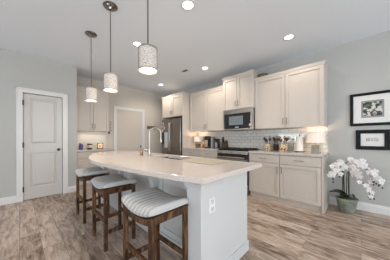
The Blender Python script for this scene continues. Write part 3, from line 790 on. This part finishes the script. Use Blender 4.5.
# ------------------------------------------------------------------ things on the right counter
ZC = .9147
def canister(label, x, y, m, R=.068, H=.145):
    r = thing('utensil_canister', label, 'canister', (x, y, ZC), 0, 'utensil canisters by the stove')
    b = B(); n = 28
    prof = [(R * .92, 0), (R, .008), (R, H - .007), (R + .003, H), (R - .004, H), (R - .005, .012), (0, .012)]
    lathe(b, prof, n); obj('canister_body', b, m, r, smooth=True)
def utensil(x, y, dx, dy, h, head, m, label, grp):
    bm = B(); p0 = Vector((x + dx * .25, y + dy * .25, ZC + .016)); p1 = Vector((x + dx, y + dy, ZC + h))
    tube(bm, [p0, p0.lerp(p1, .75)], .005, 8)
    d = (p1 - p0).normalized(); c_ = p0.lerp(p1, .87)
    pts = [p0.lerp(p1, t) for t in (.75, .80, .88, .95, 1.0)]
    w = {'spoon': [.005, .018, .025, .020, .004], 'spatula': [.005, .024, .027, .028, .027], 'whisk': [.006, .016, .024, .019, .005]}[head]
    tube(bm, pts, w, 10)
    o = obj('cooking_utensil', bm, m, smooth=True)
    q = tag(o, label, 'utensil', grp)
canister('yellow sunflower canister of utensils nearest the stove', -1.43, 3.69, M['sunflower'], .062, .14)
canister('larger sunflower utensil canister in the middle, left of the paper towel', -1.105, 3.67, M['sunflower'], .075, .148)
canister('plain brown utensil holder standing between the two sunflower canisters', -1.285, 3.78, M['wood_dark'], .05, .13)
UT = [('plaque', 'spoon'), ('wood_dark', 'spatula'), ('steel', 'whisk'), ('dark_slot', 'spatula'), ('wood_dark', 'spoon')]
for cx, cy, lab in ((-1.43, 3.69, 'cooking utensil sticking out of the sunflower canister nearest the stove'), (-1.105, 3.67, 'cooking utensil sticking out of the sunflower canister left of the paper towel'), (-1.285, 3.78, 'cooking utensil sticking out of the plain brown holder')):
    for k, (mm, hd) in enumerate(UT):
        a = k * 2 * PI / 5 + cx
        utensil(cx, cy, (.046 if cx == -1.285 else .066) * math.cos(a), .046 * math.sin(a), .215 + .022 * ((k * 2) % 5), hd, M[mm if cx != -1.105 or k % 2 else 'copper'], lab, lab.replace('cooking utensil sticking', 'utensils sticking'))
pt = thing('paper_towel_holder', 'upright paper towel holder with dark base and finial beside the table lamp', 'paper towel holder', (-.825, 3.67, ZC))
b = B(); lathe(b, [(.080, 0), (.082, .006), (.076, .014), (0, .014)], 28); obj('holder_base', b, M['wood_dark'], pt, smooth=True)
b = B(); tube(b, [(0, 0, .014), (0, 0, .30)], .008, 10); sphere(b, (0, 0, .306), .016); obj('holder_post', b, M['bronze'], pt, smooth=True)
b = B(); tube(b, [(-.085, -.01, .012), (-.098, -.012, .08), (-.088, -.010, .20), (-.095, -.012, .24)], .005, 8); obj('tension_arm', b, M['bronze'], pt, smooth=True)
b = B(); n = 32; rings = [[b.verts.new((q * math.cos(2 * PI * i / n), q * math.sin(2 * PI * i / n), z)) for i in range(n)] for q, z in ((.060, .0155), (.060, .285), (.02, .285), (.02, .0155))]
for k in range(4):
    p, q = rings[k], rings[(k + 1) % 4]
    for i in range(n): b.faces.new((p[i], p[(i + 1) % n], q[(i + 1) % n], q[i]))
tag(obj('paper_towel_roll', b, M['paper'], smooth=True, loc=(-.825, 3.67, ZC)), 'white paper towel roll standing on its dark holder', 'paper towel')

# ------------------------------------------------------------------ things on the left counter
cm = thing('coffee_maker', 'black single-serve coffee maker on the counter left of the stove', 'coffee maker', (-2.98, 3.60, ZC))
b = B(); box(b, -.07, .07, -.08, .16, 0, .03); box(b, -.07, .07, .04, .16, .0305, .30); obj('machine_body', b, M['coffee_black'], cm, bevel=.008)
b = B(); prism(b, [(-.10, .215), (.039, .205), (.039, .305), (-.06, .325), (-.10, .30)], -.072, .072, 'x'); obj('brew_head', b, M['coffee_black'], cm, bevel=.008)
b = B(); box(b, -.055, .055, -.085, .0, .0305, .036); obj('drip_tray', b, M['steel'], cm)
b = B(); box(b, .0725, .125, .0, .16, .0, .29); obj('water_tank', b, M['tank'], cm, bevel=.012)
b = B(); tube(b, [(-.045, -.085, .312), (-.045, -.112, .30), (.045, -.112, .30), (.045, -.085, .312)], .006, 8); obj('handle', b, M['nickel'], cm)
b = B(); box(b, -.05, .05, -.07, .07, 0, .012); box(b, -.05, .05, .02, .07, .0125, .25); box(b, -.045, .045, -.06, .0195, .17, .25)
gr = thing('coffee_grinder', 'black upright grinder with grey hopper right of the coffee maker', 'grinder', (-2.74, 3.66, ZC))
obj('grinder_body', b, M['coffee_black'], gr, bevel=.006)
b = B(); lathe(b, [(.032, .013), (.036, .02), (.036, .14), (.03, .15), (0, .15)], 20, (0, -.025, 0)); obj('carafe', b, M['tank'], gr, smooth=True)
bt = thing('copper_canister', 'tall copper coloured bottle between table lamp and coffee maker', 'bottle', (-3.19, 3.62, ZC))
b = B(); lathe(b, [(.036, 0), (.040, .006), (.040, .17), (.034, .20), (.016, .225), (.014, .262), (0, .262)], 24); obj('bottle_body', b, M['copper'], bt, smooth=True)
b = B(); lathe(b, [(.018, .262), (.018, .285), (0, .288)], 16); obj('stopper', b, M['wood_dark'], bt, smooth=True)
kb = thing('knife_block', 'dark slanted knife block on the counter beside the stove', 'knife block', (-2.46, 3.62, ZC))
b = B(); prism(b, [(-.075, 0), (.075, 0), (.075, .09), (.03, .21), (-.075, .135)], -.055, .055, 'x'); obj('block', b, M['wood_dark'], kb, bevel=.004)
for k in range(6):
    bm = B(); sx = -.036 + .024 * (k % 4); row = k // 4; base_ = Vector((-2.46 + sx, 3.62 - .045 + .05 * row, ZC + .156 + .036 * row)); d = Vector((0, -.50, .87))
    tube(bm, [base_, base_ + d * .03, base_ + d * (.10 + .012 * (k % 3))], [.008, .0105, .011], 8)
    tag(obj('knife', bm, M['coffee_black'] if k % 3 else M['steel'], smooth=True), 'knife with its handle up, slotted in the dark knife block', 'knife', 'knives in the knife block')

# ------------------------------------------------------------------ alcove things
pj = thing('purple_jar', 'purple and blue jar with a pale lid at the left end of the alcove counter', 'jar', (XR + .27, 1.06, ZC))
b = B(); lathe(b, [(.038, 0), (.044, .008), (.046, .10), (.034, .125), (.030, .14), (0, .14)], 24); obj('jar_body', b, M['purple'], pj, smooth=True)
b = B(); lathe(b, [(.034, .1405), (.034, .16), (.012, .172), (0, .18)], 24); obj('jar_lid', b, M['label_cream'], pj, smooth=True)
cj = thing('candle_jar', 'dark glass candle jar with a cream label on the alcove counter', 'candle', (XR + .25, 1.25, ZC))
b = B(); lathe(b, [(.050, 0), (.055, .006), (.055, .125), (.048, .135), (0, .135)], 24); obj('jar_body', b, M['candle_dark'], cj, smooth=True)
b = B(); lathe(b, [(.0556, .035), (.0562, .036), (.0562, .10), (.0556, .101)], 24); obj('jar_label', b, M['label_cream'], cj)
b = B(); lathe(b, [(.05, .1355), (.052, .15), (.04, .158), (.010, .162), (.012, .178), (0, .182)], 24); obj('jar_lid', b, M['label_cream'], cj, smooth=True)
wc = thing('picture_block', 'square brown framed picture block on the alcove counter', 'picture', (XR + .27, 1.49, ZC), math.radians(75))
b = B(); hw = .07
for a in ((-hw, -hw + .02, 0, .15), (hw - .02, hw, 0, .15), (-hw + .02, hw - .02, 0, .02), (-hw + .02, hw - .02, .13, .15)): box(b, a[0], a[1], -.015, .02, a[2], a[3])
obj('picture_frame', b, M['wood_dark'], wc, bevel=.002)
b = B(); box(b, -hw + .0205, hw - .0205, -.004, .015, .0205, .1295); obj('picture_panel', b, M['copper'], wc)
b = B(); lathe(b, [(.03, 0), (.034, .003), (.028, .006), (.02, .004), (0, .004)], 16); bmesh.ops.rotate(b, verts=b.verts, cent=(0, 0, 0), matrix=Matrix.Rotation(PI / 2, 3, 'X')); bmesh.ops.translate(b, verts=b.verts, vec=(0, -.0045, .075)); obj('medallion', b, M['label_cream'], wc)
# key rack / dangling hooks beside the alcove cabinet, and plaque by the refrigerator
hk = thing('hook_strip', 'narrow vertical strip of dark hooks beside the alcove wall cabinet', 'hook rack', (XR, 1.845, 1.54))
b = B(); box(b, .0005, .014, -.018, .018, -.16, .16); obj('strip', b, M['label_cream'], hk, bevel=.002)
for z in (-.12, -.04, .04, .12):
    b = B(); tube(b, [(.014, 0, z + .01), (.03, 0, z + .01), (.042, 0, z - .01), (.036, 0, z - .026), (.028, 0, z - .02)], .006, 8); obj('hook', b, M['bronze'], hk, smooth=True)
b = B(); sphere(b, (0, 0, 0), .026, 1.1); tube(b, [(0, 0, .02), (0, 0, .05)], .006, 6)
tag(obj('hanging_ornament', b, M['bronze'], smooth=True, loc=(XR + .30, 1.705, 1.335 - .0)), 'small dark ornament hanging at the corner of the alcove wall cabinet', 'ornament')
b = B(); box(b, -.085, .085, -.008, -.005, -.24, .24)  # thin pale panel imitates a window reflection on the refrigerator door
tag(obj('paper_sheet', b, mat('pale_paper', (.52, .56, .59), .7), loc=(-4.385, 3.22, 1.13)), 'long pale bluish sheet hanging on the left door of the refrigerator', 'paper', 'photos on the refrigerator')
pq = thing('wall_plaque', 'small brown wooden plaque on the wall left of the refrigerator', 'plaque', (XR, 3.18, 1.56))
b = B(); box(b, .0005, .02, -.16, .16, -.05, .05); obj('board', b, M['plaque'], pq, bevel=.003)
for y in (-.10, 0, .10):
    b = B(); tube(b, [(.02, y, -.02), (.045, y, -.025), (.05, y, -.005)], .006, 8); obj('hook', b, M['bronze'], pq)
# basket on top of the wide wall cabinet
bk = thing('wicker_basket', 'low wicker basket on top of the wide wall cabinet, beside the taller one', 'basket', (-1.49, 3.62, 2.45))
b = B(); lathe(b, [(.07, 0), (.09, .03), (.10, .065), (.104, .072), (.095, .072), (.084, .03), (.06, .012), (0, .012)], 24); obj('basket_body', b, M['basket'], bk, smooth=True)
b = B()
for k in range(14):
    a = k * 2.4; rr = .015 + .05 * ((k * 7) % 10) / 10
    sphere(b, (rr * math.cos(a), rr * math.sin(a), (.055 + .015 * math.sin(k))), .026, .8, 8, 5)
obj('dried_moss_filling', b, M['moss'], bk)

# ------------------------------------------------------------------ framed pictures on the right wall
def frame(label, xc, zc, w, h, fw, pw, ph, name='framed_photo'):
    r = thing(name, label, 'picture', (xc, YR, zc))
    b = B()
    for x0, x1, z0, z1 in ((-w / 2, -w / 2 + fw, -h / 2, h / 2), (w / 2 - fw, w / 2, -h / 2, h / 2), (-w / 2 + fw, w / 2 - fw, -h / 2, -h / 2 + fw), (-w / 2 + fw, w / 2 - fw, h / 2 - fw, h / 2)):
        box(b, x0, x1, -.028, -.0008, z0, z1)
    f = obj('frame', b, M['frame_black'], r, bevel=.004)
    b = B(); box(b, -w / 2 + fw, w / 2 - fw, -.012, -.001, -h / 2 + fw, h / 2 - fw); obj('mat_board', b, M['mat_board'], r)
    return r
f1 = frame('large black-framed group photo with a wide white mat, hung above the smaller frame', .131, 1.628, .520, .525, .042, .25, .265)
b = B(); box(b, -.126, .126, -.0135, -.0121, -.135, .135); obj('photo_border', b, M['photo_border'], f1)
b = B(); box(b, -.106, .106, -.0145, -.0136, -.110, .110); obj('photo', b, M['photo'], f1)
b = B(); rng = random.Random(3)
for k in range(13):      # pale shirts and faces of the group
    x = -.088 + .176 * rng.random(); z = -.085 + .12 * rng.random(); lathe(b, [(.016, 0), (.016, .0006), (0, .0006)], 10, (x, z, 0))
bmesh.ops.rotate(b, verts=b.verts, cent=(0, 0, 0), matrix=Matrix.Rotation(PI / 2, 3, 'X')); bmesh.ops.translate(b, verts=b.verts, vec=(0, -.0146, 0))
obj('photo_figures', b, mat('pale_figures', (.62, .60, .57), .6), f1)
f2 = frame('small thick black frame with three embroidered marks, hung below the large photo', .128, 1.141, .375, .315, .058, 0, 0, 'framed_embroidery')
def stroke(b, pts, r=.0024): tube(b, [(.80 * x, -.0135, .75 * z) for x, z in pts], r, 6)
b = B(); c0x = -.060
for z in (.030, .006): stroke(b, [(c0x - .024, z), (c0x + .024, z)])
stroke(b, [(c0x - .020, .03), (c0x - .020, -.03)]); stroke(b, [(c0x + .020, .03), (c0x + .020, -.03)]); stroke(b, [(c0x - .02, -.012), (c0x + .02, -.012)]); stroke(b, [(c0x - .024, -.03), (c0x + .024, -.03)])
obj('red_mark', b, mat('red_thread', (.20, .07, .08), .8), f2)
b = B(); stroke(b, [(-.022, .012), (-.012, .022), (-.014, -.012), (-.024, -.02)]); stroke(b, [(-.002, .024), (.012, .030), (.016, .012), (.0, -.004), (.016, -.016), (.004, -.026), (-.008, -.016)])
obj('grey_mark', b, mat('grey_thread', (.20, .20, .22), .8), f2)
b = B(); stroke(b, [(.056 + .022 * math.cos(t), .004 + .028 * math.sin(t)) for t in [2 * PI * k / 14 for k in range(15)]]); stroke(b, [(.056, -.008), (.082, -.032)]); stroke(b, [(.088, -.026), (.094, -.034)])
obj('dark_mark', b, mat('dark_thread', (.06, .06, .06), .8), f2)

# ------------------------------------------------------------------ orchid
oc = thing('potted_orchid', 'white orchid with arching sprays in a grey-green pot on the floor by the wall', 'plant', (-.165, 3.63, 0))
b = B(); lathe(b, [(.090, 0), (.098, .006), (.134, .195), (.144, .202), (.144, .222), (.132, .222), (.126, .195), (0, .195)], 32); obj('pot', b, M['pot'], oc, smooth=True)
b = B(); lathe(b, [(.124, .1955), (.11, .21), (.06, .22), (0, .222)], 24); obj('moss', b, M['moss'], oc, smooth=True)
def leafmesh(ang, L, w, droop):
    b = B(); n = 8; rows = []
    d = Vector((math.cos(ang), math.sin(ang), 0)); s = Vector((-math.sin(ang), math.cos(ang), 0))
    for i in range(n + 1):
        t = i / n; wd = w * math.sin(PI * min(1, .12 + .88 * t)) ** .7 if t < 1 else .002
        c_ = d * (L * t) + Vector((0, 0, .222 + .09 * math.sin(PI * t * .6) - droop * t * t))
        rows.append([b.verts.new(c_ - s * wd + Vector((0, 0, .012))), b.verts.new(c_), b.verts.new(c_ + s * wd + Vector((0, 0, .012)))])
    for p, q in zip(rows, rows[1:]):
        for k in range(2): b.faces.new((p[k], p[k + 1], q[k + 1], q[k]))
    o = obj('leaf', b, M['leaf'], oc, smooth=True)
    sl = o.modifiers.new('thick', 'SOLIDIFY'); sl.thickness = .004
for a, L, w, dr in ((3.5, .22, .05, .03), (4.3, .16, .042, .05), (2.8, .17, .042, .02), (5.6, .13, .036, .05), (3.9, .12, .045, -.03)): leafmesh(a, L, w, dr)
def flower_bm(c, facing, R):
    b = B(); f = facing.normalized(); u = Vector((0, 0, 1)); a = f.cross(u).normalized(); u = a.cross(f).normalized()
    # five tepals: three narrow, two broad
    for k in range(5):
        ang = PI / 2 + k * 2 * PI / 5; wide = .52 if k in (1, 4) else .34
        ang += {1: -.10, 4: .10}.get(k, 0)
        dr = a * math.cos(ang) + u * math.sin(ang); sd = f.cross(dr)
        rows = []
        for t, wv, bend in ((.05, .10, 0), (.35, .9, .10), (.7, 1.0, .12), (1.0, .35, .02)):
            p = c + dr * (R * t) + f * (R * bend)
            rows.append([b.verts.new(p - sd * R * wide * wv * .8), b.verts.new(p + f * R * .05), b.verts.new(p + sd * R * wide * wv * .8)])
        for p, q in zip(rows, rows[1:]):
            for j in range(2): b.faces.new((p[j], p[j + 1], q[j + 1], q[j]))
    return b, f
rng = random.Random(11)
def spray(pts, t0, nf, R, nbud, seed, spread):
    rg = random.Random(seed)
    P = [Vector(p) for p in pts]
    # Catmull-Rom
    Q = []
    ext = [P[0] * 2 - P[1]] + P + [P[-1] * 2 - P[-2]]
    for i in range(1, len(ext) - 2):
        for k in range(8):
            t = k / 8; a, b_, c_, d = ext[i - 1], ext[i], ext[i + 1], ext[i + 2]
            Q.append(.5 * (2 * b_ + (c_ - a) * t + (2 * a - 5 * b_ + 4 * c_ - d) * t * t + (3 * b_ - a - 3 * c_ + d) * t ** 3))
    Q.append(P[-1])
    b = B(); n = len(Q); tube(b, Q, [.0065 - .004 * i / n for i in range(n)], 7)
    st = obj('flower_stem', b, M['stem_green'], oc, smooth=True)
    for k in range(nf):
        t = t0 + (.93 - t0) * k / max(1, nf - 1); p = Q[int(t * (n - 1))]
        off = Vector((rg.uniform(-1, 1) * spread, rg.uniform(-1, .35) * spread, rg.uniform(-.9, .7) * spread))
        fc = Vector((.12 + rg.uniform(-.55, .55), -1, rg.uniform(-.35, .30)))
        bm_, f = flower_bm(p + off, fc, R * rg.uniform(.85, 1.1))
        o = obj('flower', bm_, M['petal'], st, smooth=True)
        bl = B(); sphere(bl, tuple(p + off + f * R * .13), R * .15, 1.2, 8, 5); tube(bl, [p, p + off * .6, p + off - f * .004], .002, 5); obj('flower_lip', bl, M['lip'], st, smooth=True)
    for k in range(nbud):
        p = Q[min(n - 1, int((.94 + .06 * (k + 1) / nbud) * (n - 1)))] + Vector((rg.uniform(-.022, .03), rg.uniform(-.02, .01), rg.uniform(-.03, .01)))
        bb = B(); sphere(bb, tuple(p), .011, 1.3, 8, 6); obj('bud', bb, M['bud'], st, smooth=True)
# local x to the right, y to the wall, z up
spray([(-.04, 0, .2), (-.045, 0, .45), (-.03, -.02, .72), (-.08, -.09, .80), (-.12, -.21, .75), (-.14, -.28, .62), (-.145, -.31, .52)], .42, 13, .043, 2, 1, .038)
spray([(-.04, 0, .2), (-.04, .01, .5), (-.02, .0, .74), (.07, -.03, .83), (.19, -.05, .77), (.28, -.06, .62), (.31, -.06, .52)], .42, 16, .043, 3, 2, .055)
spray([(.03, 0, .2), (.03, .0, .5), (.04, .0, .68), (.12, -.03, .77), (.23, -.06, .69), (.32, -.08, .58), (.37, -.09, .50)], .44, 14, .043, 3, 3, .05)
spray([(.03, 0, .2), (.02, -.01, .45), (.03, -.03, .58), (.10, -.06, .60), (.19, -.08, .50), (.25, -.10, .38), (.27, -.11, .31)], .52, 8, .036, 4, 4, .03)
spray([(-.02, 0, .2), (-.03, -.01, .5), (-.03, -.03, .68), (-.05, -.10, .74), (-.08, -.20, .70), (-.095, -.26, .60)], .46, 12, .043, 1, 5, .055)
spray([(.0, 0, .2), (.0, -.02, .5), (.02, -.03, .66), (.05, -.06, .70), (.10, -.09, .66), (.15, -.11, .58)], .46, 12, .043, 1, 6, .055)
for x in (-.045, .03):
    b = B(); tube(b, [(x, .012, .2), (x - .003, .012, .66)], .007, 8); obj('support_stake', b, M['stake'], oc, smooth=True)
